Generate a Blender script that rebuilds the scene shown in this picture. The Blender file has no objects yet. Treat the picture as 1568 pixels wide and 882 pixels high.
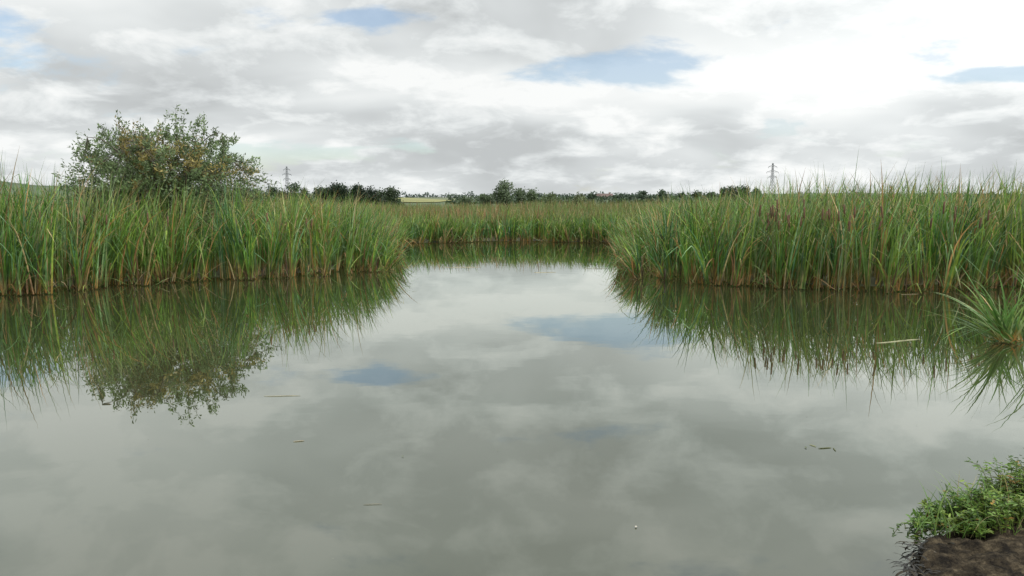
import bpy, math, random
import numpy as np
from mathutils import Vector, Matrix, noise as mnoise
rng=np.random.default_rng(7); random.seed(7)
S=bpy.context.scene
col=S.collection
# ---------------------------------------------------------------- helpers
def new_mesh_obj(name,verts,faces_list,mat,colors=None,smooth=False,parent=None):
    me=bpy.data.meshes.new(name)
    verts=np.asarray(verts,dtype=np.float32)
    me.vertices.add(len(verts)); me.vertices.foreach_set("co",verts.ravel())
    loops=np.concatenate([f.ravel() for f in faces_list]).astype(np.int32)
    tot=np.concatenate([np.full(len(f),f.shape[1],dtype=np.int32) for f in faces_list])
    start=np.concatenate([[0],np.cumsum(tot)[:-1]]).astype(np.int32)
    me.loops.add(len(loops)); me.loops.foreach_set("vertex_index",loops)
    me.polygons.add(len(tot)); me.polygons.foreach_set("loop_start",start)
    me.polygons.foreach_set("loop_total",tot)
    if smooth: me.polygons.foreach_set("use_smooth",np.ones(len(tot),dtype=bool))
    if colors is not None:
        a=me.color_attributes.new("Col",'FLOAT_COLOR','POINT')
        c=np.ones((len(verts),4),dtype=np.float32); c[:,:3]=colors
        a.data.foreach_set("color",c.ravel())
    me.update(calc_edges=True); me.validate()
    me.materials.append(mat)
    ob=bpy.data.objects.new(name,me); col.objects.link(ob)
    if parent: ob.parent=parent
    return ob
def empty(name,loc=(0,0,0)):
    e=bpy.data.objects.new(name,None); e.location=loc; e.empty_display_size=.3; col.objects.link(e); return e
def mat_new(name):
    m=bpy.data.materials.new(name); m.use_nodes=True
    nt=m.node_tree; nt.nodes.clear(); return m,nt
def N(nt,t,**k):
    n=nt.nodes.new(t)
    for a,b in k.items(): setattr(n,a,b)
    return n
def leaf_material(name,transl=.3,rough=.5,gain=1.0):
    m,nt=mat_new(name); L=nt.links
    at=N(nt,'ShaderNodeAttribute',attribute_name="Col")
    geo=N(nt,'ShaderNodeNewGeometry')
    nz=N(nt,'ShaderNodeTexNoise'); nz.inputs['Scale'].default_value=9; nz.inputs['Detail'].default_value=1
    L.new(geo.outputs['Position'],nz.inputs['Vector'])
    mr=N(nt,'ShaderNodeMapRange'); mr.inputs[1].default_value=.3; mr.inputs[2].default_value=.7
    mr.inputs[3].default_value=.72*gain; mr.inputs[4].default_value=1.28*gain
    L.new(nz.outputs[0],mr.inputs[0])
    mx=N(nt,'ShaderNodeVectorMath',operation='SCALE'); L.new(at.outputs['Color'],mx.inputs[0]); L.new(mr.outputs[0],mx.inputs['Scale'])
    p=N(nt,'ShaderNodeBsdfPrincipled'); p.inputs['Roughness'].default_value=rough
    p.inputs['Specular IOR Level'].default_value=.45
    L.new(mx.outputs[0],p.inputs['Base Color'])
    o=N(nt,'ShaderNodeOutputMaterial')
    if transl>0:
        t=N(nt,'ShaderNodeBsdfTranslucent'); L.new(mx.outputs[0],t.inputs['Color'])
        ms=N(nt,'ShaderNodeMixShader'); ms.inputs[0].default_value=transl
        L.new(p.outputs[0],ms.inputs[1]); L.new(t.outputs[0],ms.inputs[2]); L.new(ms.outputs[0],o.inputs[0])
    else: L.new(p.outputs[0],o.inputs[0])
    return m
def plain_material(name,c,rough=.8,var=.25,scale=5):
    m,nt=mat_new(name); L=nt.links
    geo=N(nt,'ShaderNodeTexCoord'); nz=N(nt,'ShaderNodeTexNoise'); nz.inputs['Scale'].default_value=scale; nz.inputs['Detail'].default_value=5
    L.new(geo.outputs['Object'],nz.inputs['Vector'])
    cr=N(nt,'ShaderNodeValToRGB'); cr.color_ramp.elements[0].position=.3; cr.color_ramp.elements[1].position=.7
    cr.color_ramp.elements[0].color=(*[x*(1-var) for x in c],1); cr.color_ramp.elements[1].color=(*[x*(1+var) for x in c],1)
    L.new(nz.outputs[0],cr.inputs[0])
    p=N(nt,'ShaderNodeBsdfPrincipled'); p.inputs['Roughness'].default_value=rough
    L.new(cr.outputs[0],p.inputs['Base Color']); o=N(nt,'ShaderNodeOutputMaterial'); L.new(p.outputs[0],o.inputs[0])
    return m
def sstep(a,b,x):
    t=np.clip((x-a)/(b-a),0,1); return t*t*(3-2*t)
def wob(x,y,s=1.0,ph=0.):
    x=x*s;y=y*s
    return (np.sin(x*1.3+y*.7+ph)+np.sin(x*-.8+y*1.7+1.3+ph*2)+np.sin(x*2.3-y*1.9+2.1+ph)*.6+np.sin(x*3.7+y*3.1+.4*ph)*.4)/3.0
def sdf(x,y,poly):
    P=np.stack([x,y],-1).reshape(-1,2); poly=np.asarray(poly,float)
    d=np.full(len(P),1e9); ins=np.zeros(len(P),bool)
    for i in range(len(poly)):
        a=poly[i];b=poly[(i+1)%len(poly)]; ab=b-a
        t=np.clip(((P-a)@ab)/(ab@ab),0,1)
        d=np.minimum(d,np.linalg.norm(P-(a+t[:,None]*ab),axis=1))
        c=((a[1]>P[:,1])!=(b[1]>P[:,1])); 
        with np.errstate(divide='ignore',invalid='ignore'):
            xi=(b[0]-a[0])*(P[:,1]-a[1])/(b[1]-a[1]+1e-12)+a[0]
        ins^=c&(P[:,0]<xi)
    return np.where(ins,-d,d).reshape(np.shape(x))
POND=[(-16,12.6),(-8.6,13.3),(-7.9,14.0),(-7.2,15.0),(-6.3,15.7),(-5.1,16.0),(-4.0,17.1),(-3.1,18.2),(-2.95,19),(-3.3,21.4),(-3.8,25.6),(-4.5,30.2),
      (-2.6,30.4),(-1.2,31.6),(.6,31.8),(2.5,31.0),(4.1,30.2),(3.5,24.5),(3.0,20.3),(2.6,17.4),(2.85,15.9),(3.9,15.1),(4.95,14.5),(5.9,14.0),(7.1,13.9),(8.5,14.2),(9.4,14.5),(16,14.6),
      (16,5.5),(9,4.2),(5,3.9),(3,3.5),(2.2,3.2),(1.6,2.7),(1.15,1.9),(-2,1.6),(-8,1.8),(-16,2.4)]
# ---------------------------------------------------------------- camera
cam=bpy.data.cameras.new("camera"); co=bpy.data.objects.new("camera",cam); col.objects.link(co)
cam.lens=28; cam.sensor_width=36; cam.clip_start=.05; cam.clip_end=12000
co.location=(0,0,1.6); co.rotation_euler=(math.radians(90-6.2),0,0); S.camera=co
S.view_settings.view_transform='Standard'; S.view_settings.look='None'; S.view_settings.exposure=0
# ---------------------------------------------------------------- world
SUN_EL=46; SUN_AZ=105   # azimuth clockwise from +Y (view direction)
w=bpy.data.worlds.new("World"); S.world=w; w.use_nodes=True; nt=w.node_tree; nt.nodes.clear(); L=nt.links
def M(op,a,b=None,clamp=False):
    n=N(nt,'ShaderNodeMath',operation=op); n.use_clamp=clamp
    for i,v in enumerate((a,b)):
        if v is None: continue
        if isinstance(v,(int,float)): n.inputs[i].default_value=v
        else: L.new(v,n.inputs[i])
    return n.outputs[0]
def MR(v,a,b,c,d,smooth=True):
    n=N(nt,'ShaderNodeMapRange'); n.interpolation_type='SMOOTHSTEP' if smooth else 'LINEAR'
    L.new(v,n.inputs[0])
    for i,q in enumerate((a,b,c,d)): n.inputs[i+1].default_value=q
    return n.outputs[0]
sky=N(nt,'ShaderNodeTexSky'); sky.sky_type='NISHITA'; sky.sun_disc=False
sky.sun_elevation=math.radians(SUN_EL); sky.sun_rotation=math.radians(SUN_AZ)
tc=N(nt,'ShaderNodeTexCoord'); sp=N(nt,'ShaderNodeSeparateXYZ'); L.new(tc.outputs['Generated'],sp.inputs[0])
X,Y,Z=sp.outputs
zp=M('ADD',M('MAXIMUM',Z,0.0),0.29)
cb=N(nt,'ShaderNodeCombineXYZ'); L.new(M('DIVIDE',X,zp),cb.inputs[0]); L.new(M('DIVIDE',Y,zp),cb.inputs[1])
def noise(scale,detail,rough,dist,off,sx=.8):
    mp=N(nt,'ShaderNodeMapping'); mp.inputs['Location'].default_value=off; mp.inputs['Scale'].default_value=(sx,1,1)
    L.new(cb.outputs[0],mp.inputs[0])
    n=N(nt,'ShaderNodeTexNoise'); n.inputs['Scale'].default_value=scale; n.inputs['Detail'].default_value=detail
    n.inputs['Roughness'].default_value=rough; n.inputs['Distortion'].default_value=dist
    L.new(mp.outputs[0],n.inputs['Vector']); return n.outputs[0]
n1=noise(1.4,4,.5,.3,(3.1,1.7,0),.9); n2=noise(4.6,6,.58,.25,(9.4,4.2,0),1.05); n3=noise(3.0,6,.58,.3,(14.2,7.9,0))
bil=M('MULTIPLY',M('ABSOLUTE',M('SUBTRACT',n2,.47)),3.6)
shade=M('ADD',M('ADD',M('MULTIPLY',n1,.60),M('MULTIPLY',n2,.32)),M('MULTIPLY',bil,.085))
def patch(cx,cz,sx,sz):
    a=M('POWER',M('ABSOLUTE',M('DIVIDE',M('SUBTRACT',X,cx),sx)),2.0); b=M('POWER',M('ABSOLUTE',M('DIVIDE',M('SUBTRACT',Z,cz),sz)),2.0)
    g=M('EXPONENT',M('MULTIPLY',M('ADD',a,b),-1.0)); return M('MULTIPLY',g,MR(Y,0,.2,0,1))
shade=M('ADD',shade,.018)
shade=M('SUBTRACT',shade,M('MULTIPLY',patch(-.07,.080,.11,.020),.055))
shade=M('ADD',shade,M('MULTIPLY',patch(-.02,.13,.16,.02),.04))
shade=M('ADD',shade,M('MULTIPLY',patch(.36,.17,.26,.07),.05))
cr=N(nt,'ShaderNodeValToRGB'); L.new(shade,cr.inputs[0])
e=cr.color_ramp.elements; e[0].position=.38; e[0].color=(.54,.565,.57,1); e[1].position=.60; e[1].color=(.95,.965,.955,1)
q=e.new(.45); q.color=(.66,.69,.695,1); q=e.new(.51); q.color=(.79,.82,.82,1)
sd=Vector((math.sin(math.radians(SUN_AZ))*math.cos(math.radians(SUN_EL)),math.cos(math.radians(SUN_AZ))*math.cos(math.radians(SUN_EL)),math.sin(math.radians(SUN_EL))))
dp=N(nt,'ShaderNodeVectorMath',operation='DOT_PRODUCT'); L.new(tc.outputs['Generated'],dp.inputs[0]); dp.inputs[1].default_value=sd
glow=MR(dp.outputs['Value'],.35,1.0,0,1.3)
el=MR(Z,.42,.8,1.0,1.9)
gr=M('ADD',M('MULTIPLY',patch(.50,.22,.30,.13),.20),M('ADD',el,glow))
sc=N(nt,'ShaderNodeVectorMath',operation='SCALE'); L.new(cr.outputs[0],sc.inputs[0]); L.new(gr,sc.inputs['Scale'])
gap=M('ADD',M('ADD',M('MULTIPLY',patch(.138,.157,.095,.026),1.1),patch(-.53,.170,.14,.036)),M('ADD',M('MULTIPLY',patch(-.24,.06,.22,.016),.85),M('MULTIPLY',patch(.50,.13,.12,.010),.8)))
gap=M('ADD',gap,M('MULTIPLY',patch(-.16,.215,.05,.010),.8))
gap=M('ADD',M('MULTIPLY',gap,.42),MR(n3,.33,.68,0,.60,False))
blue=MR(gap,.46,.72,0,.72)
b1=N(nt,'ShaderNodeBackground'); L.new(sc.outputs[0],b1.inputs[0])
b2=N(nt,'ShaderNodeBackground'); L.new(sky.outputs[0],b2.inputs[0]); b2.inputs[1].default_value=.15
ms=N(nt,'ShaderNodeMixShader'); L.new(blue,ms.inputs[0]); L.new(b1.outputs[0],ms.inputs[1]); L.new(b2.outputs[0],ms.inputs[2])
wo=N(nt,'ShaderNodeOutputWorld'); L.new(ms.outputs[0],wo.inputs[0])
sl=bpy.data.lights.new("sun",'SUN'); sl.energy=1.5; sl.angle=math.radians(12); sl.color=(1,.95,.87)
so=bpy.data.objects.new("sun",sl); col.objects.link(so); so.rotation_euler=(-sd).to_track_quat('-Z','Y').to_euler(); so.location=(20,10,30)
# ---------------------------------------------------------------- ground
az=np.radians(np.concatenate([np.arange(-50,50,.4),np.arange(50,310,5)]))
rr=np.concatenate([np.geomspace(.6,60,230),np.geomspace(62,5000,90)])
A,R=np.meshgrid(az,rr); gx=np.sin(A)*R; gy=np.cos(A)*R
d=sdf(gx,gy,POND)
gz=-.5+.42*sstep(-.5,.1,d)+.14*sstep(.5,1.8,d)+.05*wob(gx,gy,.6)*sstep(1.5,3,d)
gz=np.where((gy<5)&(d>-.5),gz+.22*sstep(0,.5,d),gz)
tanaz=gx/np.maximum(gy,1e-3)
px=784+1220*np.where(gy>0,tanaz,5)
ridge=np.interp(px,[-600,0,60,350,480,600,650,700,760,900,1000,1120,1300,1568,2400],[28,28,22,15,12,6,6.5,6,6.5,7,8,11,12,9,12])
far=sstep(180,620,R)
gz=gz+far*(1.6+ridge/1220*np.minimum(R,1500)*.95)*np.where(R>600,1,.9)+.6*far*wob(gx,gy,.012)
gz=np.where(R>2500,gz+ (R-2500)*.004,gz)
V=np.stack([gx,gy,gz],-1).reshape(-1,3); na=len(az); nr=len(rr)
i=np.arange(nr-1)[:,None]*na; j=np.arange(na)[None,:]; j2=(j+1)%na
F=np.stack([i+j,i+j2,i+na+j2,i+na+j],-1).reshape(-1,4)
V=np.vstack([V,[[0,0,.2]]]); c0=len(V)-1
T=np.stack([np.full(na,c0),(np.arange(na)+1)%na,np.arange(na)],-1)
gm,nt=mat_new("meadow_ground"); L=nt.links
geo=N(nt,'ShaderNodeNewGeometry')
nz=N(nt,'ShaderNodeTexNoise'); nz.inputs['Scale'].default_value=.8; nz.inputs['Detail'].default_value=6; L.new(geo.outputs['Position'],nz.inputs['Vector'])
c1=N(nt,'ShaderNodeValToRGB'); L.new(nz.outputs[0],c1.inputs[0])
c1.color_ramp.elements[0].position=.35; c1.color_ramp.elements[0].color=(.035,.03,.015,1); c1.color_ramp.elements[1].position=.65; c1.color_ramp.elements[1].color=(.07,.08,.03,1)
mp=N(nt,'ShaderNodeMapping'); mp.inputs['Scale'].default_value=(.009,.004,0); L.new(geo.outputs['Position'],mp.inputs[0])
vo=N(nt,'ShaderNodeTexVoronoi'); vo.inputs['Scale'].default_value=1; L.new(mp.outputs[0],vo.inputs['Vector'])
sx=N(nt,'ShaderNodeSeparateColor'); L.new(vo.outputs['Color'],sx.inputs[0])
c2=N(nt,'ShaderNodeValToRGB'); c2.color_ramp.interpolation='CONSTANT'; L.new(sx.outputs[0],c2.inputs[0])
ee=c2.color_ramp.elements; ee[0].color=(.05,.075,.03,1); ee[1].position=.85; ee[1].color=(.11,.125,.055,1)
for p_,c_ in ((.25,(.065,.095,.04,1)),(.45,(.08,.105,.045,1)),(.6,(.045,.07,.03,1))):
    t=ee.new(p_); t.color=c_
ln=N(nt,'ShaderNodeVectorMath',operation='LENGTH'); L.new(geo.outputs['Position'],ln.inputs[0])
def MR2(nt,v,a,b,c,d):
    n=N(nt,'ShaderNodeMapRange'); nt.links.new(v,n.inputs[0])
    for i_,q_ in enumerate((a,b,c,d)): n.inputs[i_+1].default_value=q_
    return n.outputs[0]
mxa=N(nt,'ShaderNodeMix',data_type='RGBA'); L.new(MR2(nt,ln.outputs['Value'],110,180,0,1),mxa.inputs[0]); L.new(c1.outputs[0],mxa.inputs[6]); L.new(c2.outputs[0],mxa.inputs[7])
mxb=N(nt,'ShaderNodeMix',data_type='RGBA'); L.new(MR2(nt,ln.outputs['Value'],300,3000,0,.85),mxb.inputs[0]); L.new(mxa.outputs[2],mxb.inputs[6]); mxb.inputs[7].default_value=(.09,.125,.13,1)  # bluish aerial haze painted into the ground colour, stronger with distance
p=N(nt,'ShaderNodeBsdfPrincipled'); p.inputs['Roughness'].default_value=.95; L.new(mxb.outputs[2],p.inputs['Base Color'])
o=N(nt,'ShaderNodeOutputMaterial'); L.new(p.outputs[0],o.inputs[0])
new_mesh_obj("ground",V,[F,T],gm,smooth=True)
# ---------------------------------------------------------------- water
wm,nt=mat_new("murky_water"); L=nt.links
geo=N(nt,'ShaderNodeNewGeometry')
df=N(nt,'ShaderNodeBsdfDiffuse'); gl=N(nt,'ShaderNodeBsdfGlossy'); gl.inputs['Roughness'].default_value=.006; gl.inputs['Color'].default_value=(.95,.985,.935,1)
nz=N(nt,'ShaderNodeTexNoise'); nz.inputs['Scale'].default_value=.35; nz.inputs['Detail'].default_value=3; L.new(geo.outputs['Position'],nz.inputs['Vector'])
c1=N(nt,'ShaderNodeValToRGB'); c1.color_ramp.elements[0].position=.3;c1.color_ramp.elements[1].position=.7
c1.color_ramp.elements[0].color=(.026,.033,.014,1); c1.color_ramp.elements[1].color=(.038,.038,.018,1)
L.new(nz.outputs[0],c1.inputs[0]); L.new(c1.outputs[0],df.inputs['Color'])
mp=N(nt,'ShaderNodeMapping'); mp.inputs['Scale'].default_value=(1,1.4,1); L.new(geo.outputs['Position'],mp.inputs[0])
n2_=N(nt,'ShaderNodeTexNoise'); n2_.inputs['Scale'].default_value=1.8; n2_.inputs['Detail'].default_value=2; L.new(mp.outputs[0],n2_.inputs['Vector'])
bp=N(nt,'ShaderNodeBump'); bp.inputs['Strength'].default_value=.014; bp.inputs['Distance'].default_value=.04; L.new(n2_.outputs[0],bp.inputs['Height']); L.new(bp.outputs[0],gl.inputs['Normal'])
fr=N(nt,'ShaderNodeFresnel'); fr.inputs['IOR'].default_value=1.34
pw=N(nt,'ShaderNodeMath',operation='POWER'); L.new(fr.outputs[0],pw.inputs[0]); pw.inputs[1].default_value=.57
ms=N(nt,'ShaderNodeMixShader'); L.new(pw.outputs[0],ms.inputs[0]); L.new(df.outputs[0],ms.inputs[1]); L.new(gl.outputs[0],ms.inputs[2])
o=N(nt,'ShaderNodeOutputMaterial'); L.new(ms.outputs[0],o.inputs[0])
xs=np.linspace(-22,22,45); ys=np.linspace(1,34,34); GX,GY=np.meshgrid(xs,ys)
V=np.stack([GX,GY,GX*0],-1).reshape(-1,3); i=np.arange(33)[:,None]*45; j=np.arange(44)[None]
new_mesh_obj("pond_water",V,[np.stack([i+j,i+j+1,i+45+j+1,i+45+j],-1).reshape(-1,4)],wm)
# ---------------------------------------------------------------- blades
def blades(base,H,wd,azm,th0,th1,fold,cb_,cm_,ct_,segs=7,tb=.14):
    n=len(H); t=np.linspace(0,1,segs+1)
    tm=(t[:-1]+t[1:])/2
    th=th0[:,None]+th1[:,None]*tm[None]**2.2
    ft=rng.uniform(.45,.85,n); th=th+np.where(tm[None]>ft[:,None],fold[:,None],0)
    sl=H[:,None]/segs
    r=np.concatenate([np.zeros((n,1)),np.cumsum(np.sin(th)*sl,1)],1); z=np.concatenate([np.zeros((n,1)),np.cumsum(np.cos(th)*sl,1)],1)
    cx=base[:,0:1]+np.sin(azm)[:,None]*r; cy=base[:,1:2]+np.cos(azm)[:,None]*r; cz=base[:,2:3]+z
    cz=np.maximum(cz,.012+rng.uniform(0,.02,(n,1)))
    ya=rng.uniform(0,np.pi,n)[:,None]+rng.normal(0,.6,n)[:,None]*t[None]
    prof=np.minimum(1,.75+t*1.2)*np.clip(1-t**3.2,0.03,1)
    hw=.5*wd[:,None]*prof[None]
    ox=np.cos(ya)*hw; oy=np.sin(ya)*hw
    Lv=np.stack([cx-ox,cy-oy,cz],-1); Rv=np.stack([cx+ox,cy+oy,cz],-1)
    V=np.stack([Lv,Rv],2).reshape(-1,3)
    k=np.arange(n)[:,None]*(2*(segs+1))+2*np.arange(segs)[None]
    F=np.stack([k,k+1,k+3,k+2],-1).reshape(-1,4)
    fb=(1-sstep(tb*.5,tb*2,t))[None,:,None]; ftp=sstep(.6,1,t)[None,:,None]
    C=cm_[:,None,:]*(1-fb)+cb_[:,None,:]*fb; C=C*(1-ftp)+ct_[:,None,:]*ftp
    C=np.repeat(C[:,:,None,:],2,2).reshape(-1,3)
    return V,F,C
def join(parts):
    Vs,Fs,Cs=[],[],[];o=0
    for V,F,C in parts: Vs.append(V);Fs.append(F+o);Cs.append(C);o+=len(V)
    return np.vstack(Vs),np.vstack(Fs),np.vstack(Cs)
def pick(opts,pr,n):
    o=np.array(opts); return o[rng.choice(len(o),n,p=np.array(pr)/sum(pr))]
def palette(x,y,n,brown=0.,shoot=None):
    g=pick([(.048,.130,.018),(.085,.195,.030),(.070,.165,.070),(.19,.275,.040),(.15,.245,.115)],[3.4,3.6,2.4,2.2,1.5],n)
    m=np.clip(.4+.9*wob(x,y,1.1),0,1)[:,None]
    g=g*(1-m*.45)+np.array([.20,.275,.045])*m*.45
    g=g*rng.uniform(.55,1.35,(n,1))
    if shoot is not None: g=g*shoot[:,None]
    b=pick([(.30,.175,.065),(.44,.33,.16),(.17,.095,.04),(.37,.215,.075)],[3,2.0,2.2,1.6],n)*rng.uniform(.8,1.2,(n,1))
    pb=.085+brown+.26*np.clip(wob(x,y,1.7,2.)-.1,0,1)
    return np.where((rng.random(n)<pb)[:,None],b,g)
leafm=leaf_material("reed_leaf",.28,.45,1.08)
def reed_shoots(shx,shy,sh,nleaf,wmean,segs,brown=0.,outlean=None,leanaz=None):
    k=len(shx); x=np.repeat(shx,nleaf);y=np.repeat(shy,nleaf);n=len(x)
    H=np.repeat(sh,nleaf)*np.clip(rng.normal(.88,.13,n),.35,1.07)
    fan=np.repeat(rng.uniform(0,np.pi,k),nleaf)+np.where(rng.random(n)<.5,0,np.pi)+rng.normal(0,.3,n)
    stiff=np.repeat(rng.uniform(.45,1.7,k),nleaf)
    th0=(np.abs(rng.normal(0,.10,n))+.01)*stiff
    th1=np.abs(rng.normal(.15,.78,n))*stiff
    vx=np.sin(fan)*th0+.04+.09*wob(x,y,.8,.7)+np.repeat(rng.normal(0,.05,k),nleaf); vy=np.cos(fan)*th0
    if outlean is not None:
        ol=np.repeat(outlean,nleaf)*rng.uniform(.1,1.3,n); la=np.repeat(leanaz,nleaf)
        vx+=np.sin(la)*ol; vy+=np.cos(la)*ol; th1=th1+ol*.9
    azm=np.arctan2(vx,vy); th0=np.hypot(vx,vy)
    fold=np.where(rng.random(n)<.22,rng.uniform(.7,2.3,n),0)
    wd=wmean*rng.uniform(.5,1.35,n)
    cm=palette(x,y,n,brown,np.repeat(rng.uniform(.7,1.3,k),nleaf))
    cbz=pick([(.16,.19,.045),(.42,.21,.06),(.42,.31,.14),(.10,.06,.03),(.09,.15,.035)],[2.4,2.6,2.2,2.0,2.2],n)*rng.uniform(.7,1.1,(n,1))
    ct=cm*1.2; m=rng.random(n)<.25; ct[m]=np.array([.36,.29,.14])*rng.uniform(.7,1.2,(m.sum(),1))
    base=np.stack([x+rng.normal(0,.025,n),y+rng.normal(0,.025,n),np.full(n,-.03)],-1)
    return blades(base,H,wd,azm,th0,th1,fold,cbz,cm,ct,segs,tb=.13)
NC=21000
cx=rng.uniform(-17,17,NC);cy=rng.uniform(11.5,38,NC)
dd=sdf(cx,cy,POND)+.34*wob(cx,cy,1.7)+.20*wob(cx,cy,5.,1.)+rng.normal(0,.06,NC)-.04
cl=np.clip(.62+1.2*wob(cx,cy,3.1,.5),.15,1)
pr=np.where(dd<-.05,0,np.where(dd<1.6,1*cl,np.where(dd<4,.42,np.where(dd<8,.22,.13))))
pr=np.where(np.abs(cx)>.85*cy+1.5,0,pr)
kp=rng.random(NC)<pr; cx,cy,dd=cx[kp],cy[kp],dd[kp]
eps=.05
nx=(sdf(cx+eps,cy,POND)-sdf(cx-eps,cy,POND)); ny=(sdf(cx,cy+eps,POND)-sdf(cx,cy-eps,POND))
laz=np.arctan2(-nx,-ny)
def hf(x,y,d):
    left=1.26+.62*sstep(-2.9,-4.4,x)+.22*sstep(-7.4,-8.8,x)
    right=1.05+.72*sstep(2.6,3.9,x)+.34*sstep(4.2,6.6,x)
    near=np.where(x<0,left,right)
    side=np.where(x<0,1.5,1.5)+.25*sstep(1,3,d)
    back=1.14+.10*sstep(1.5,4,d)+.16*sstep(4,8,d)
    h=near*(1-sstep(20,25,y))+side*sstep(20,25,y)
    bw=sstep(27.5,30,y)*(1-sstep(4.8,7,np.abs(x))); h=h*(1-bw)+back*bw
    return h*(1+.06*wob(x,y,1.9,1.)+.04*wob(x,y,5.,2.))*(.76+.24*sstep(0,.8,d))
hh=hf(cx,cy,dd)*rng.normal(1.07,.055,len(cx))
ol=.26*np.exp(-np.maximum(dd,0)/.35)*rng.uniform(.3,1.4,len(cx))
tipR=np.exp(-((cx-2.8)**2+(cy-16.8)**2)/1.6); tipL=np.exp(-((cx+3.1)**2+(cy-18.5)**2)/1.0)
ol=ol*(1+.9*tipR+.6*tipL)+.46*tipR*rng.random(len(cx))+.18*tipL*rng.random(len(cx))
backm=(cy>28)&(np.abs(cx)<5.2); lm=(cx<=0)&~backm; rm=(cx>0)&~backm
for nm,mk,wm_ in (("reed_bed",lm,.0245),("reed_bed.001",rm,.026),("reed_bed.002",backm,.034)):
    parts=[]
    far_=mk&(dd>4)
    near_=mk&~far_
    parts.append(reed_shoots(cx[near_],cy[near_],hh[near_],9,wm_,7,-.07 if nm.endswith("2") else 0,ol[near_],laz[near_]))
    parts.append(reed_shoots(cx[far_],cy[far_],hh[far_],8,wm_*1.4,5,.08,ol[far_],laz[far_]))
    e=mk&(dd<.5); k=int(e.sum()*2.2); ix=rng.choice(np.where(e)[0],k)
    cmid=pick([(.40,.31,.16),(.30,.18,.07),(.23,.30,.06),(.12,.22,.045),(.17,.10,.05),(.22,.31,.11)],[1.4,1.6,2.4,2.6,1.4,1.5],k)*rng.uniform(.65,1.15,(k,1))
    parts.append(blades(np.stack([cx[ix]+rng.normal(0,.10,k),cy[ix]+rng.normal(0,.10,k),np.full(k,.0)],-1),rng.uniform(.25,1.0,k),wm_*rng.uniform(.6,1.1,k),
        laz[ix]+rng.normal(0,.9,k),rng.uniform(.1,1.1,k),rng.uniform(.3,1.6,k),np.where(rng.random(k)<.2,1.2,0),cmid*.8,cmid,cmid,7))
    k=int(e.sum()*2.0); ix=rng.choice(np.where(e)[0],k)
    cmid=pick([(.34,.19,.08),(.42,.28,.13),(.20,.11,.05),(.30,.15,.05),(.08,.05,.03)],[2,1.6,2,1.4,2.2],k)*rng.uniform(.7,1.1,(k,1))
    parts.append(blades(np.stack([cx[ix]+rng.normal(0,.05,k),cy[ix]+rng.normal(0,.05,k),np.full(k,-.01)],-1),rng.uniform(.2,.75,k),wm_*rng.uniform(.7,1.3,k),
        rng.uniform(0,6.28,k),np.abs(rng.normal(0,.16,k)),np.abs(rng.normal(0,.4,k)),np.where(rng.random(k)<.3,2.,0),cmid*.8,cmid,cmid,4))
    V,F,C=join(parts)
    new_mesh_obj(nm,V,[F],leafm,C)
# sedge meadow behind
ns=14000
sy=34.5+55*rng.random(ns)**1.6; sx_=rng.uniform(-.8,.8,ns)*sy
ds=sdf(sx_,sy,POND); k=(ds>1.2); sx_,sy=sx_[k],sy[k]; k=len(sx_)
n=k*3; x=np.repeat(sx_,3)+rng.normal(0,.15,k*3); y=np.repeat(sy,3)+rng.normal(0,.15,k*3)
Hs=(1.34+.16*wob(x,y,.35)+.10*wob(x,y,1.3)+.12*sstep(40,70,y))*rng.uniform(.75,1.14,n)+np.where(x>1.0,.30,0)*sstep(36,45,y)*(.6+.7*wob(x,y,.6))
cm=pick([(.18,.19,.06),(.30,.19,.085),(.13,.19,.055),(.35,.26,.13),(.25,.145,.065)],[3,3.4,2.4,1.6,2.4],n)*rng.uniform(.65,1.15,(n,1))
mix=np.clip(.6+wob(x,y,.22,3),0,1)[:,None]; cm=cm*mix+(1-mix)*np.array([.11,.19,.045])*rng.uniform(.7,1.2,(n,1))
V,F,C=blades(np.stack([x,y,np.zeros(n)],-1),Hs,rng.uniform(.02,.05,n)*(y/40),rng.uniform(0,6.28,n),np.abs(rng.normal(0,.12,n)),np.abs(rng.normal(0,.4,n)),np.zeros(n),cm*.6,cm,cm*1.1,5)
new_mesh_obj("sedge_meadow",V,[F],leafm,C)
# tall flowering grass tops above the beds
tx=np.concatenate([rng.normal(-7.9,.5,60),rng.uniform(-9,-3.6,30),rng.uniform(4.5,11,50)]); ty=np.concatenate([rng.uniform(13.9,15.5,60),rng.uniform(16.5,20,30),rng.uniform(15.0,18,50)])
kk=sdf(tx,ty,POND)>.2; tx,ty=tx[kk],ty[kk]; k=len(tx)
Ht=np.where(tx<-7,rng.uniform(1.95,2.45,k),np.where(tx<0,rng.uniform(1.85,2.1,k),rng.uniform(1.95,2.15,k)))
cm=pick([(.14,.21,.07),(.27,.21,.10),(.18,.25,.10)],[3,1,2],k)
V,F,C=blades(np.stack([tx,ty,np.zeros(k)],-1),Ht,rng.uniform(.016,.024,k),rng.normal(.8,.9,k),np.abs(rng.normal(0,.08,k)),np.abs(rng.normal(.45,.45,k)),np.zeros(k),cm,cm,cm*1.1,8)
new_mesh_obj("tall_grass",V,[F],leafm,C)
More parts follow.
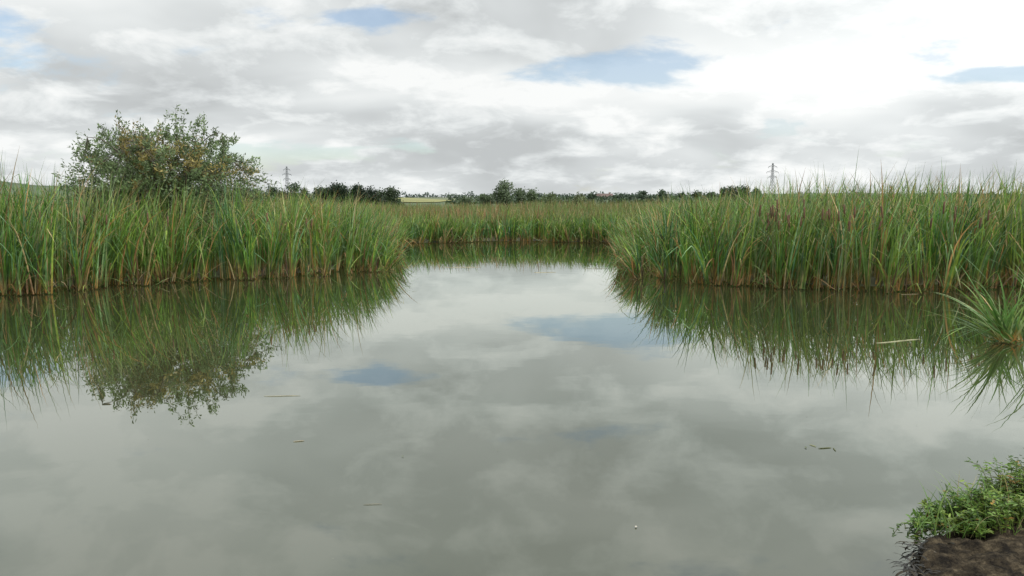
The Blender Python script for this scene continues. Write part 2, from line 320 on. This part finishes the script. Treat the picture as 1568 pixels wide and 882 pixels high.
def tubes(paths,rads,sides=6):
    Vs,Fs=[],[];o=0
    for P,Rr in zip(paths,rads):
        P=np.asarray(P,float); m=len(P)
        T=np.gradient(P,axis=0); T/=np.linalg.norm(T,axis=1)[:,None]+1e-9
        up=np.array([0,0,1.]) if abs(T[0][2])<.9 else np.array([1.,0,0])
        a=np.cross(T,up); a/=np.linalg.norm(a,axis=1)[:,None]+1e-9; b=np.cross(T,a)
        an=np.arange(sides)/sides*2*np.pi
        ring=P[:,None]+np.asarray(Rr)[:,None,None]*(a[:,None]*np.cos(an)[None,:,None]+b[:,None]*np.sin(an)[None,:,None])
        Vs.append(ring.reshape(-1,3)); i=np.arange(m-1)[:,None]*sides; j=np.arange(sides)[None]; j2=(j+1)%sides
        Fs.append(np.stack([i+j,i+j2,i+sides+j2,i+sides+j],-1).reshape(-1,4)+o); o+=m*sides
    return np.vstack(Vs),np.vstack(Fs)
pa,ra,cc=[],[],[]
heads=[(rng.normal(5.05,.22),0) for _ in range(16)]+[(rng.normal(6.0,.3),0) for _ in range(6)]+[(rng.uniform(3.5,9),0) for _ in range(12)]+[(rng.uniform(-8.5,-3.4),0) for _ in range(12)]
for hx,hy in heads:
    hy=13.2
    while sdf(np.array([hx]),np.array([hy]),POND)[0]<.05: hy+=.1
    hy+=rng.uniform(0,.3)
    h=rng.uniform(1.25,1.66)*(1 if hx>0 else .92); lx,ly=rng.normal(0,.08),rng.normal(0,.08)
    ts=[0,.5,.85,.855,.89,.985,.99,1.07]; rs=[.006,.005,.004,.012,.016,.015,.004,.002]
    pa.append([(hx+lx*t*t,hy+ly*t*t,h*t) for t in ts]); ra.append(rs)
    for t in ts: cc+= [((.115,.06,.032) if .853<t<.987 else (.17,.18,.07))]*6
V,F=tubes(pa,ra,6); new_mesh_obj("cattail_heads",V,[F],leaf_material("cattail_brown",.0,.8),np.array(cc))
# ---------------------------------------------------------------- right hand strap-leaved clump
def clump(cxy,n,hr,thr,sc,azr,wd=.02):
    x=cxy[0]+rng.normal(0,sc,n); y=cxy[1]+rng.normal(0,sc,n)
    cm=pick([(.11,.22,.05),(.18,.28,.06),(.07,.16,.03),(.35,.28,.11),(.23,.30,.12)],[3,3,2.6,1,2],n)*rng.uniform(.7,1.2,(n,1))
    cbs=pick([(.45,.20,.05),(.42,.32,.12),(.15,.20,.06)],[1,1,1.5],n)
    return blades(np.stack([x,y,np.full(n,-.02)],-1),rng.uniform(*hr,n),wd*rng.uniform(.7,1.2,n),rng.uniform(*azr,n),rng.uniform(*thr,n),rng.uniform(.2,1.0,n),np.where(rng.random(n)<.15,rng.uniform(.5,1.5,n),0),cbs,cm,cm*1.15,10)
P_=[clump((5.68,9.0),52,(.5,1.15),(.3,1.15),.07,(-2.2,-.7),.025),clump((5.72,9.05),36,(.4,.95),(.0,.7),.08,(0,6.28),.024),
    clump((6.5,9.0),90,(.7,1.4),(.0,.6),.22,(0,6.28)),clump((6.15,8.2),40,(.7,1.2),(.1,.8),.12,(-2.4,-.2))]
V,F,C=join(P_); new_mesh_obj("sedge_clump",V,[F],leafm,C)
# ---------------------------------------------------------------- leaves / trees
def diamond(P,D,Nn,ln,wd,C):
    n=len(P); Sx=np.cross(D,Nn); Sx/=np.linalg.norm(Sx,axis=1)[:,None]+1e-9
    a=P;b=P+D*ln[:,None]*.45+Sx*wd[:,None]*.5; c=P+D*ln[:,None]; e=P+D*ln[:,None]*.45-Sx*wd[:,None]*.5
    V=np.stack([a,b,c,e],1).reshape(-1,3); F=(np.arange(n)[:,None]*4+np.arange(4)[None])
    return V,F,np.repeat(C,4,0)
def unit(n):
    v=rng.normal(0,1,(n,3)); return v/np.linalg.norm(v,axis=1)[:,None]
barkm=plain_material("bark",(.11,.095,.075),.9,.35,8)
bushleaf=leaf_material("willow_leaf",.34,.45,1.0)
def willow(name,loc,rad,cz,ntwig,leaves_per,limbs=9):
    root=empty(name,loc)
    paths,rads=[],[]; nodes=[]
    for i in range(limbs):
        a=i/limbs*6.28+rng.uniform(-.3,.3); out=rng.uniform(.35,.85)
        end=np.array([math.sin(a)*rad[0]*out,math.cos(a)*rad[1]*out,cz+rad[2]*rng.uniform(.1,.75)])
        m=8; t=np.linspace(0,1,m)[:,None]
        P=np.array([math.sin(a)*.1,math.cos(a)*.1,0])*(1-t)+end*t; P[:,:2]*=(t**.75); P+=rng.normal(0,.035,P.shape)*t
        paths.append(P); rads.append(np.linspace(.05,.014,m)); nodes+=list(P[2:])
        for s in range(6):
            b=P[rng.integers(2,m)]; dr=unit(1)[0]; dr[2]=abs(dr[2])*.6; e2=b+dr*rng.uniform(.5,.9)
            t2=np.linspace(0,1,5)[:,None]; Q=b*(1-t2)+e2*t2; Q[:,2]+=.1*np.sin(t2[:,0]*3)
            paths.append(Q); rads.append(np.linspace(.016,.006,5)); nodes+=list(Q[1:])
    nodes=np.array(nodes); lp,ld,lc=[],[],[]; made=0
    while made<ntwig:
        v=unit(1)[0]; r=rng.random()**.40
        bump=1+.24*mnoise.noise(Vector(v*2.6)+Vector((4,1,2)))
        p=v*np.array(rad)*r*bump
        if p[2]< -rad[2]*.85: continue
        if p[2]<0: p[:2]*=1.05
        p[2]+=cz
        if mnoise.noise(Vector(p*1.7)+Vector((7,3,1)))<-.18 and r>.5 and rng.random()<.8: continue
        made+=1
        b=nodes[np.argmin(np.linalg.norm(nodes-p,axis=1)+rng.uniform(0,.2,len(nodes)))]
        dr=(p-np.array([0,0,cz-rad[2]*.9])); dr/=np.linalg.norm(dr); dr=dr+unit(1)[0]*.45; dr[2]+=.25; dr/=np.linalg.norm(dr)
        tip=p+dr*rng.uniform(.08,.36)
        t=np.linspace(0,1,5)[:,None]; Q=b*(1-t)**2+2*(p-dr*.1)*t*(1-t)+tip*t*t
        paths.append(Q); rads.append(np.linspace(.006,.002,5))
        tt=rng.uniform(.3,1,leaves_per)[:,None]; lpz=b*(1-tt)**2+2*(p-dr*.1)*tt*(1-tt)+tip*tt*tt
        lp.append(lpz+rng.normal(0,.04,lpz.shape)); q=unit(leaves_per)+dr*.7; ld.append(q/np.linalg.norm(q,axis=1)[:,None])
        ambr=mnoise.noise(Vector(p*.9)+Vector((1,9,4)))
        base=np.array([.15,.21,.09])*rng.uniform(.65,1.3) 
        if ambr>.15 and rng.random()<.45: base=np.array([.29,.24,.08])*rng.uniform(.7,1.2)
        lc.append(base[None]*rng.uniform(.65,1.4,(leaves_per,1)))
    V,F=tubes(paths,rads,4); new_mesh_obj("branches",V,[F],barkm,parent=root)
    P=np.vstack(lp);D=np.vstack(ld);C=np.vstack(lc);n=len(P)
    V,F,C=diamond(P,D,unit(n),rng.uniform(.06,.11,n),rng.uniform(.024,.042,n),C)
    new_mesh_obj("foliage",V,[F],bushleaf,C,parent=root)
willow("willow_bush",(-8.36,19.3,0),(2.18,1.8,1.44),2.02,1180,34)
def dtree(name,loc,H,Wd,nl,leaf,colr,haze=0.,lobes=9,dark=1.,base_h=.15,mat=bushleaf):
    root=empty(name,loc); paths,rads=[],[]
    zb=H*base_h
    paths.append([(0,0,0),(0.02*H,0,H*.3),(0,.02*H,H*.6),(0.0,0,H*.85)]); rads.append([H*.03,H*.024,H*.015,H*.006])
    cs=[];rs=[]
    for i in range(lobes):
        a=rng.uniform(0,6.28); ro=rng.uniform(0,.32)*Wd; zc=rng.uniform(zb+.12*H,H*.84); 
        sh=1-.5*((zc/H-.45)/.5)**2
        c=np.array([math.sin(a)*ro*sh,math.cos(a)*ro*sh,zc]); r=rng.uniform(.17,.29)*min(Wd,H)*1.05
        c[2]=min(c[2],H-r*.8); cs.append(c);rs.append(r)
        paths.append([(0,0,max(zb,zc*.5)),tuple(c*np.array([.5,.5,.8])),tuple(c)]); rads.append([H*.012,H*.009,H*.003])
    V,F=tubes(paths,rads,5); new_mesh_obj("trunk",V,[F],barkm,parent=root)
    ii=rng.integers(0,lobes,nl); v=unit(nl); r=rng.random(nl)**.4
    P=np.array(cs)[ii]+v*(np.array(rs)[ii]*r*rng.uniform(.8,1.2,nl))[:,None]
    C=np.array(colr)[None]*rng.uniform(.6,1.4,(nl,1))*dark*(.75+.5*rng.random(lobes))[ii][:,None]
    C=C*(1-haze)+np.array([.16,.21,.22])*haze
    V,F,C=diamond(P,unit(nl),unit(nl),rng.uniform(.7,1.3,nl)*leaf,rng.uniform(.5,.9,nl)*leaf,C)
    new_mesh_obj("foliage",V,[F],mat,C,parent=root)
def at(pxx,D): return ((pxx-784)/1220*D,D)
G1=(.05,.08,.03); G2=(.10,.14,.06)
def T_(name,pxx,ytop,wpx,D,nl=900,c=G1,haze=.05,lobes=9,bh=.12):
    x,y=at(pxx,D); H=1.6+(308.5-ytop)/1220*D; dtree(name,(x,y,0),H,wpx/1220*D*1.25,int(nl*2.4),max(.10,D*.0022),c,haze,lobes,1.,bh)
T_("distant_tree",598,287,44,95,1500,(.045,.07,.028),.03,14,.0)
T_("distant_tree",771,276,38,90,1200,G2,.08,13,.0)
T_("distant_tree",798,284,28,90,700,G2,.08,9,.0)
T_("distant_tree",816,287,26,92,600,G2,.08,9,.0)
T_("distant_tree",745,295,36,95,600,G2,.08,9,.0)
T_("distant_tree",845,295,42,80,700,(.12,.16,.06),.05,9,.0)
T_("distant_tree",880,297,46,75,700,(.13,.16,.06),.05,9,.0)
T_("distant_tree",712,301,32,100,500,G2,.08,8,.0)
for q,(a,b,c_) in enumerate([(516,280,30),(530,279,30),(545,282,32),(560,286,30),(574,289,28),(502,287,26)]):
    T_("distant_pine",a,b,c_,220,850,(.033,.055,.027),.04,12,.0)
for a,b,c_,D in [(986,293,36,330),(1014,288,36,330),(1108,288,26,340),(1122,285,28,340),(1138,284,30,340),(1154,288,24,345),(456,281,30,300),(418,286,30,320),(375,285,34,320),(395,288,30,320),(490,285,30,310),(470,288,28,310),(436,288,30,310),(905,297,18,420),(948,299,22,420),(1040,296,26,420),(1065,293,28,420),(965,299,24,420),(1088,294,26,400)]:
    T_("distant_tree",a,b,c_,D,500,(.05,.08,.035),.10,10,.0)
# hedgerow in the distance (one mass)
nh=40000; hx=rng.uniform(-420,520,nh); row=rng.integers(0,3,nh); hy=np.array([300,430,620])[row]+15*np.sin(hx*.02+row)+rng.normal(0,1.5,nh)
kk=np.abs(hx)<.8*hy; hx,hy,row=hx[kk],hy[kk],row[kk]; nh=len(hx)
gzh=sstep(180,620,np.hypot(hx,hy))*(1.6+5/1220*hy)*.9
hz=gzh+rng.random(nh)*(1.7+1.8*np.clip(wob(hx,hy*0,.09),0,1)+2.0*np.clip(wob(hx,hy*0,.3,2)-.25,0,1))*(hy/330)
gapm=~((np.abs(784+1220*hx/hy-650)<36)&(row<2))
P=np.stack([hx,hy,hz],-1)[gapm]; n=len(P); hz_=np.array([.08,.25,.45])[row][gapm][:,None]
C=np.array([.06,.095,.038])*rng.uniform(.6,1.4,(n,1)); C=C*(1-hz_)+np.array([.12,.165,.17])*hz_  # farther rows get more painted bluish haze in their leaf colour
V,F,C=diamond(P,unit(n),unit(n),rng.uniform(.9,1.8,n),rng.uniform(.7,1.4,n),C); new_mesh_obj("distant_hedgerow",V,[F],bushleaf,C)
# golden field on its low rise
fm=plain_material("stubble_field",(.20,.20,.07),.95,.15,.08)
xs=np.linspace(-58,-32,40); ys=np.linspace(340,460,20); GX,GY=np.meshgrid(xs,ys)
u=(GX+58)/26; v=(GY-400)/60; GZ=1.8*np.clip(np.minimum(u*8,1),0,1)*(1-u)**.8*np.clip(1-v*v,0,1)+.4+ sstep(180,620,np.hypot(GX,GY))*3.0
V=np.stack([GX,GY,GZ],-1).reshape(-1,3); i=np.arange(19)[:,None]*40; j=np.arange(39)[None]
new_mesh_obj("stubble_hill",V,[np.stack([i+j,i+j+1,i+40+j+1,i+40+j],-1).reshape(-1,4)],fm,smooth=True)
# ---------------------------------------------------------------- farmhouse
def boxmesh(name,lo,hi,mat,parent):
    x0,y0,z0=lo;x1,y1,z1=hi
    V=np.array([(x0,y0,z0),(x1,y0,z0),(x1,y1,z0),(x0,y1,z0),(x0,y0,z1),(x1,y0,z1),(x1,y1,z1),(x0,y1,z1)])
    F=np.array([(0,3,2,1),(4,5,6,7),(0,1,5,4),(1,2,6,5),(2,3,7,6),(3,0,4,7)]); return new_mesh_obj(name,V,[F],mat,parent=parent)
hx_,hy_=at(924,600); fh=empty("farmhouse",(hx_,hy_,2.2))
brick=plain_material("brick_wall",(.22,.15,.12),.9,.2,2); roofm=plain_material("roof_tile",(.12,.08,.07),.85,.2,2); glass=plain_material("dark_window",(.03,.035,.04),.2,.1,1); whitep=plain_material("white_door",(.7,.7,.68),.5,.05,1)
boxmesh("walls",(-6,-3.5,0),(6,3.5,3.0),brick,fh)
new_mesh_obj("roof",np.array([(-6.4,-4,2.9),(6.4,-4,2.9),(6.4,4,2.9),(-6.4,4,2.9),(-6.4,0,5.3),(6.4,0,5.3)]),[np.array([(0,1,5,4),(2,3,4,5)]),np.array([(0,4,3),(1,2,5)])],roofm,parent=fh)
boxmesh("chimney",(3.5,-.4,4.6),(4.4,.4,6.3),brick,fh)
for k,wx in enumerate((-4.2,-1.6,2.6,4.6)): boxmesh("window_%d"%(k+1),(wx-.6,-3.55,1.0),(wx+.6,-3.503,2.2),glass,fh)
boxmesh("door",(.2,-3.56,.0),(1.2,-3.503,2.1),whitep,fh)
# ---------------------------------------------------------------- pylons
steel=plain_material("galvanised_steel",(.16,.17,.18),.6,.1,.2)
def pylon(loc,H,arm,rot):
    paths=[]
    def wid(z): return np.interp(z,[0,H*.55,H],[H*.085,H*.032,H*.012])
    lv=list(np.linspace(0,H*.55,7))+list(np.linspace(H*.62,H,7))
    for sx in (-1,1):
        for sy in (-1,1): paths.append(([(sx*wid(z),sy*wid(z),z) for z in lv],.20))
    for a,b in zip(lv[:-1],lv[1:]):
        for s in (-1,1):
            paths.append(([(-wid(a),s*wid(a),a),(wid(b),s*wid(b),b)],.12)); paths.append(([(wid(a),s*wid(a),a),(-wid(b),s*wid(b),b)],.12))
            paths.append(([(s*wid(a),-wid(a),a),(s*wid(b),wid(b),b)],.12)); paths.append(([(s*wid(a),wid(a),a),(s*wid(b),-wid(b),b)],.12))
    for f,al in ((.62,.85),(.76,1.1),(.90,.8)):
        z=H*f
        for s in (-1,1):
            e=(s*arm*al,0,z)
            for yy in (-1,1):
                paths.append(([(s*wid(z),yy*wid(z),z),e],.15)); paths.append(([(s*wid(z),yy*wid(z),z+H*.045),e],.15))
            paths.append(([e,(s*arm*al,0,z-H*.04)],.22))
    V,F=tubes([p_ for p_,r in paths],[[r]*len(p_) for p_,r in paths],4)
    ob=new_mesh_obj("electricity_pylon",V,[F],steel); ob.location=loc; ob.rotation_euler[2]=rot
pylon((-280,1000,3),42,7.5,math.radians(65)); pylon((324,1000,3),46,7.5,math.radians(15))
# ---------------------------------------------------------------- muddy bank (foreground right)
BANK=[(1.05,.4),(1.16,2.2),(1.29,2.54),(1.46,2.74),(1.58,2.96),(1.76,3.12),(2.1,3.24),(2.8,3.34),(4.6,3.45),(4.6,.4)]
bx=np.arange(.85,4.4,.016); by=np.arange(.6,3.8,.016); GX,GY=np.meshgrid(bx,by)
dB=-sdf(GX,GY,BANK)
fl=list(zip(GX.ravel(),GY.ravel()))
f1=np.array([mnoise.fractal(Vector((a*3.5,b*3.5,.3)),1.0,2.0,4) for a,b in fl]).reshape(GX.shape)
f2=np.array([mnoise.noise(Vector((a*13,b*13,5.3))) for a,b in fl]).reshape(GX.shape)
f3=np.array([mnoise.noise(Vector((a*34,b*34,2.3))) for a,b in fl]).reshape(GX.shape)
dn=dB+.04*f1+.035*f2+.01*f3
GZ=-.25+.57*sstep(-.08,.05,dn)+.035*f1+.026*f2+.020*f3+.03*sstep(.05,.5,dn)
V=np.stack([GX+.025*f3,GY+.03*f2,GZ],-1).reshape(-1,3); nxx=len(bx); nyy=len(by); i=np.arange(nyy-1)[:,None]*nxx; j=np.arange(nxx-1)[None]
mm,nt=mat_new("mud_soil"); L=nt.links; geo=N(nt,'ShaderNodeNewGeometry')
nz=N(nt,'ShaderNodeTexNoise'); nz.inputs['Scale'].default_value=18; nz.inputs['Detail'].default_value=9; nz.inputs['Roughness'].default_value=.72; L.new(geo.outputs['Position'],nz.inputs['Vector'])
c1=N(nt,'ShaderNodeValToRGB'); L.new(nz.outputs[0],c1.inputs[0]); e=c1.color_ramp.elements
e[0].position=.40; e[0].color=(.011,.008,.005,1); e[1].position=.66; e[1].color=(.14,.108,.066,1); t=e.new(.53); t.color=(.05,.038,.023,1)
sp=N(nt,'ShaderNodeSeparateXYZ'); L.new(geo.outputs['Position'],sp.inputs[0])
low_tone=MR2(nt,sp.outputs[2],.15,.31,.12,1)  # soil colour scaled darker towards the foot of the bank
scl=N(nt,'ShaderNodeVectorMath',operation='SCALE'); L.new(c1.outputs[0],scl.inputs[0]); L.new(low_tone,scl.inputs['Scale'])
p=N(nt,'ShaderNodeBsdfPrincipled'); p.inputs['Roughness'].default_value=.85; p.inputs['Specular IOR Level'].default_value=.15; L.new(scl.outputs[0],p.inputs['Base Color'])
nb=N(nt,'ShaderNodeTexNoise'); nb.inputs['Scale'].default_value=70; nb.inputs['Detail'].default_value=6; nb.inputs['Roughness'].default_value=.7; L.new(geo.outputs['Position'],nb.inputs['Vector'])
bp=N(nt,'ShaderNodeBump'); bp.inputs['Strength'].default_value=1; bp.inputs['Distance'].default_value=.02; L.new(nb.outputs[0],bp.inputs['Height']); L.new(bp.outputs[0],p.inputs['Normal'])
o=N(nt,'ShaderNodeOutputMaterial'); L.new(p.outputs[0],o.inputs[0])
new_mesh_obj("mud_bank",V,[np.stack([i+j,i+j+1,i+nxx+j+1,i+nxx+j],-1).reshape(-1,4)],mm,smooth=True)
# roots and dark matted grass over the lip
k=900; tt=rng.random(k); lip=np.array([(1.14,2.2),(1.29,2.54),(1.46,2.74),(1.56,2.96)]); ti=np.clip((tt*3).astype(int),0,2); fr=(tt*3-ti)[:,None]
bp_=lip[ti]*(1-fr)+lip[ti+1]*fr+rng.normal(0,.03,(k,2))
cm=pick([(.012,.011,.008),(.025,.02,.013),(.07,.055,.03)],[5,2,1],k)
V1=blades(np.column_stack([bp_+[.05,-.02],rng.uniform(.20,.33,k)]),rng.uniform(.03,.10,k),rng.uniform(.006,.014,k),rng.normal(-1.0,.9,k),rng.uniform(1.0,2.0,k),rng.uniform(.6,1.8,k),np.zeros(k),cm,cm,cm,6)
new_mesh_obj("root_fringe",V1[0],[V1[1]],leafm,V1[2])
# bank weeds : leafy stems and grass
def pointed(P,D,Nn,ln,wd,C):
    n=len(P); Nn=Nn-D*np.sum(Nn*D,1)[:,None]; Nn/=np.linalg.norm(Nn,axis=1)[:,None]+1e-9; Sx=np.cross(D,Nn)
    l=ln[:,None];w_=wd[:,None]*.5
    pts=[P,P+D*l*.3+Sx*w_*.85+Nn*w_*.35,P+D*l*.65+Sx*w_*.8+Nn*w_*.25,P+D*l-Nn*l*.12,P+D*l*.65-Sx*w_*.8+Nn*w_*.25,P+D*l*.3-Sx*w_*.85+Nn*w_*.35]
    V=np.stack(pts,1).reshape(-1,3); b=np.arange(n)[:,None]*6
    return V,np.vstack([b+np.array([0,1,2,3])[None],b+np.array([0,3,4,5])[None]]),np.repeat(C,6,0)
wp=[];wr=[];P=[];D=[];C=[]; cnt=0
while cnt<1450:
    x=rng.uniform(1.54,3.4); y=rng.uniform(2.86,3.5)
    db=-sdf(np.array([x]),np.array([y]),BANK)[0]
    if db<-.06 or db>.34+.1*math.sin(x*9): continue
    if y<2.95+.06*math.sin(x*13): continue
    cnt+=1
    h=rng.uniform(.04,.12)*(1+.35*math.sin(x*6+1)+.3*math.sin(x*17+y*11))+.045*min(1,max(0,(x-1.65)*2)); out=unit(1)[0]; out[2]=0; out=out*.6+np.array([-.25,.15,0])*(1 if db<.08 else .2)
    p0=np.array([x,y,.32]); p1=p0+np.array([0,0,h])+out*h*.9; 
    if db<.05: p1[2]-=.12*rng.random()
    t=np.linspace(0,1,4)[:,None]; Q=p0*(1-t)**2+2*(p0+np.array([0,0,h*.9]))*t*(1-t)+p1*t*t
    wp.append(Q); wr.append([.002,.0018,.0015,.001])
    m=12; tt=rng.uniform(.2,1.02,m)[:,None]; q=p0*(1-tt)**2+2*(p0+np.array([0,0,h*.9]))*tt*(1-tt)+p1*tt*tt
    P.append(q+rng.normal(0,.006,q.shape)); dd_=unit(m); dd_[:,2]=np.abs(dd_[:,2])*.5-.05; D.append(dd_/np.linalg.norm(dd_,axis=1)[:,None])
    base=np.array(random.choice([(.10,.19,.03),(.15,.25,.045),(.22,.30,.055),(.055,.11,.025)]))
    cl=base[None]*rng.uniform(.6,1.3,(m,1)); 
    if rng.random()<.12: cl[:4]=np.array([.40,.23,.06])
    C.append(cl)
P=np.vstack(P);D=np.vstack(D);C=np.vstack(C);n=len(P)
up=np.tile([0,0,1.],(n,1))+unit(n)*.4
a=pointed(P,D,up,rng.uniform(.014,.036,n),rng.uniform(.006,.015,n),C)
st=tubes(wp,wr,4); stc=np.tile([.15,.17,.06],(len(st[0]),1))
k=900; gx_=rng.uniform(1.54,3.4,k); gy_=rng.uniform(2.91,3.45,k); kk=-sdf(gx_,gy_,BANK)>-.03; gx_,gy_=gx_[kk],gy_[kk]; k=len(gx_)
cm=pick([(.12,.22,.05),(.20,.30,.07),(.34,.29,.13)],[3,3,1],k)
g=blades(np.column_stack([gx_,gy_,np.full(k,.32)]),rng.uniform(.08,.24,k),rng.uniform(.003,.006,k),rng.uniform(0,6.28,k),rng.uniform(0,.8,k),rng.uniform(.2,1.6,k),np.zeros(k),cm,cm,cm,6)
V,F,C=join([a,(st[0],st[1],stc),g]); new_mesh_obj("bank_weeds",V,[F],leaf_material("weed_leaf",.3,.45,1.05),C)
# ---------------------------------------------------------------- floating debris
FL=[]
def stick(x,y,l,ang,r=.004,c=(.25,.2,.12)):
    m=6;t=np.linspace(-.5,.5,m); dx,dy=math.cos(ang),math.sin(ang)
    Pq=[(x+dx*l*q+.03*l*math.sin(q*5)*dy,y+dy*l*q+.03*l*math.sin(q*5),.003) for q in t]
    V,F=tubes([Pq],[[r*.5,r,r,r,r,r*.4]],5); FL.append((V,F,np.tile(c,(len(V),1))))
stick(-1.9,6.45,.3,.0,.0025,(.35,.32,.22)); stick(-1.43,5.2,.07,.2,.003,(.3,.26,.18)); stick(2.04,5.05,.09,.1,.003,(.12,.13,.05)); stick(2.09,5.02,.06,1.5,.003,(.12,.13,.05)); stick(1.98,5.1,.05,2.2,.002,(.3,.3,.1))
stick(4.45,9.05,.66,.35,.004,(.5,.48,.3)); stick(-.74,4.08,.10,.0,.0015,(.2,.18,.12)); stick(.75,18,.5,.1,.005,(.45,.4,.28)); stick(-1.2,19.4,.9,.0,.005,(.45,.4,.28)); stick(2.0,19.0,.6,-.1,.005,(.4,.4,.3))
for q in range(30):
    xx=rng.uniform(-9,9); yy=rng.uniform(12.5,17.5); dq=sdf(np.array([xx]),np.array([yy]),POND)[0]
    if -.5<dq<-.0: stick(xx,yy,rng.uniform(.1,.4),rng.normal(0,.6),.003,(.30,.24,.14))
n=110; Pq=np.stack([rng.uniform(-6,7,n),3.2+14*rng.random(n)**1.0,np.full(n,.004)],-1)
Pq[0]=(1.92,5.07,.006);Pq[1]=(.61,3.77,.006);Pq[2]=(-.68,4.87,.006)
Dd=unit(n);Dd[:,2]=0;Dd/=np.linalg.norm(Dd,axis=1)[:,None]
sz=rng.uniform(.004,.012,n); sz[0]=.03;sz[1]=.022;sz[2]=.02
Cq=pick([(.25,.23,.17),(.08,.10,.04),(.3,.28,.2)],[2,2,1],n); Cq[0]=(.08,.1,.03);Cq[1]=(.4,.36,.3)
kk=sdf(Pq[:,0],Pq[:,1],POND)<-.2
FL.append(diamond(Pq[kk],Dd[kk],np.tile([0,0,1.],(kk.sum(),1)),sz[kk],sz[kk]*.6,Cq[kk]))
V,F,C=join(FL); new_mesh_obj("floating_debris",V,[F],leaf_material("debris",0,.8),C)
print("done")
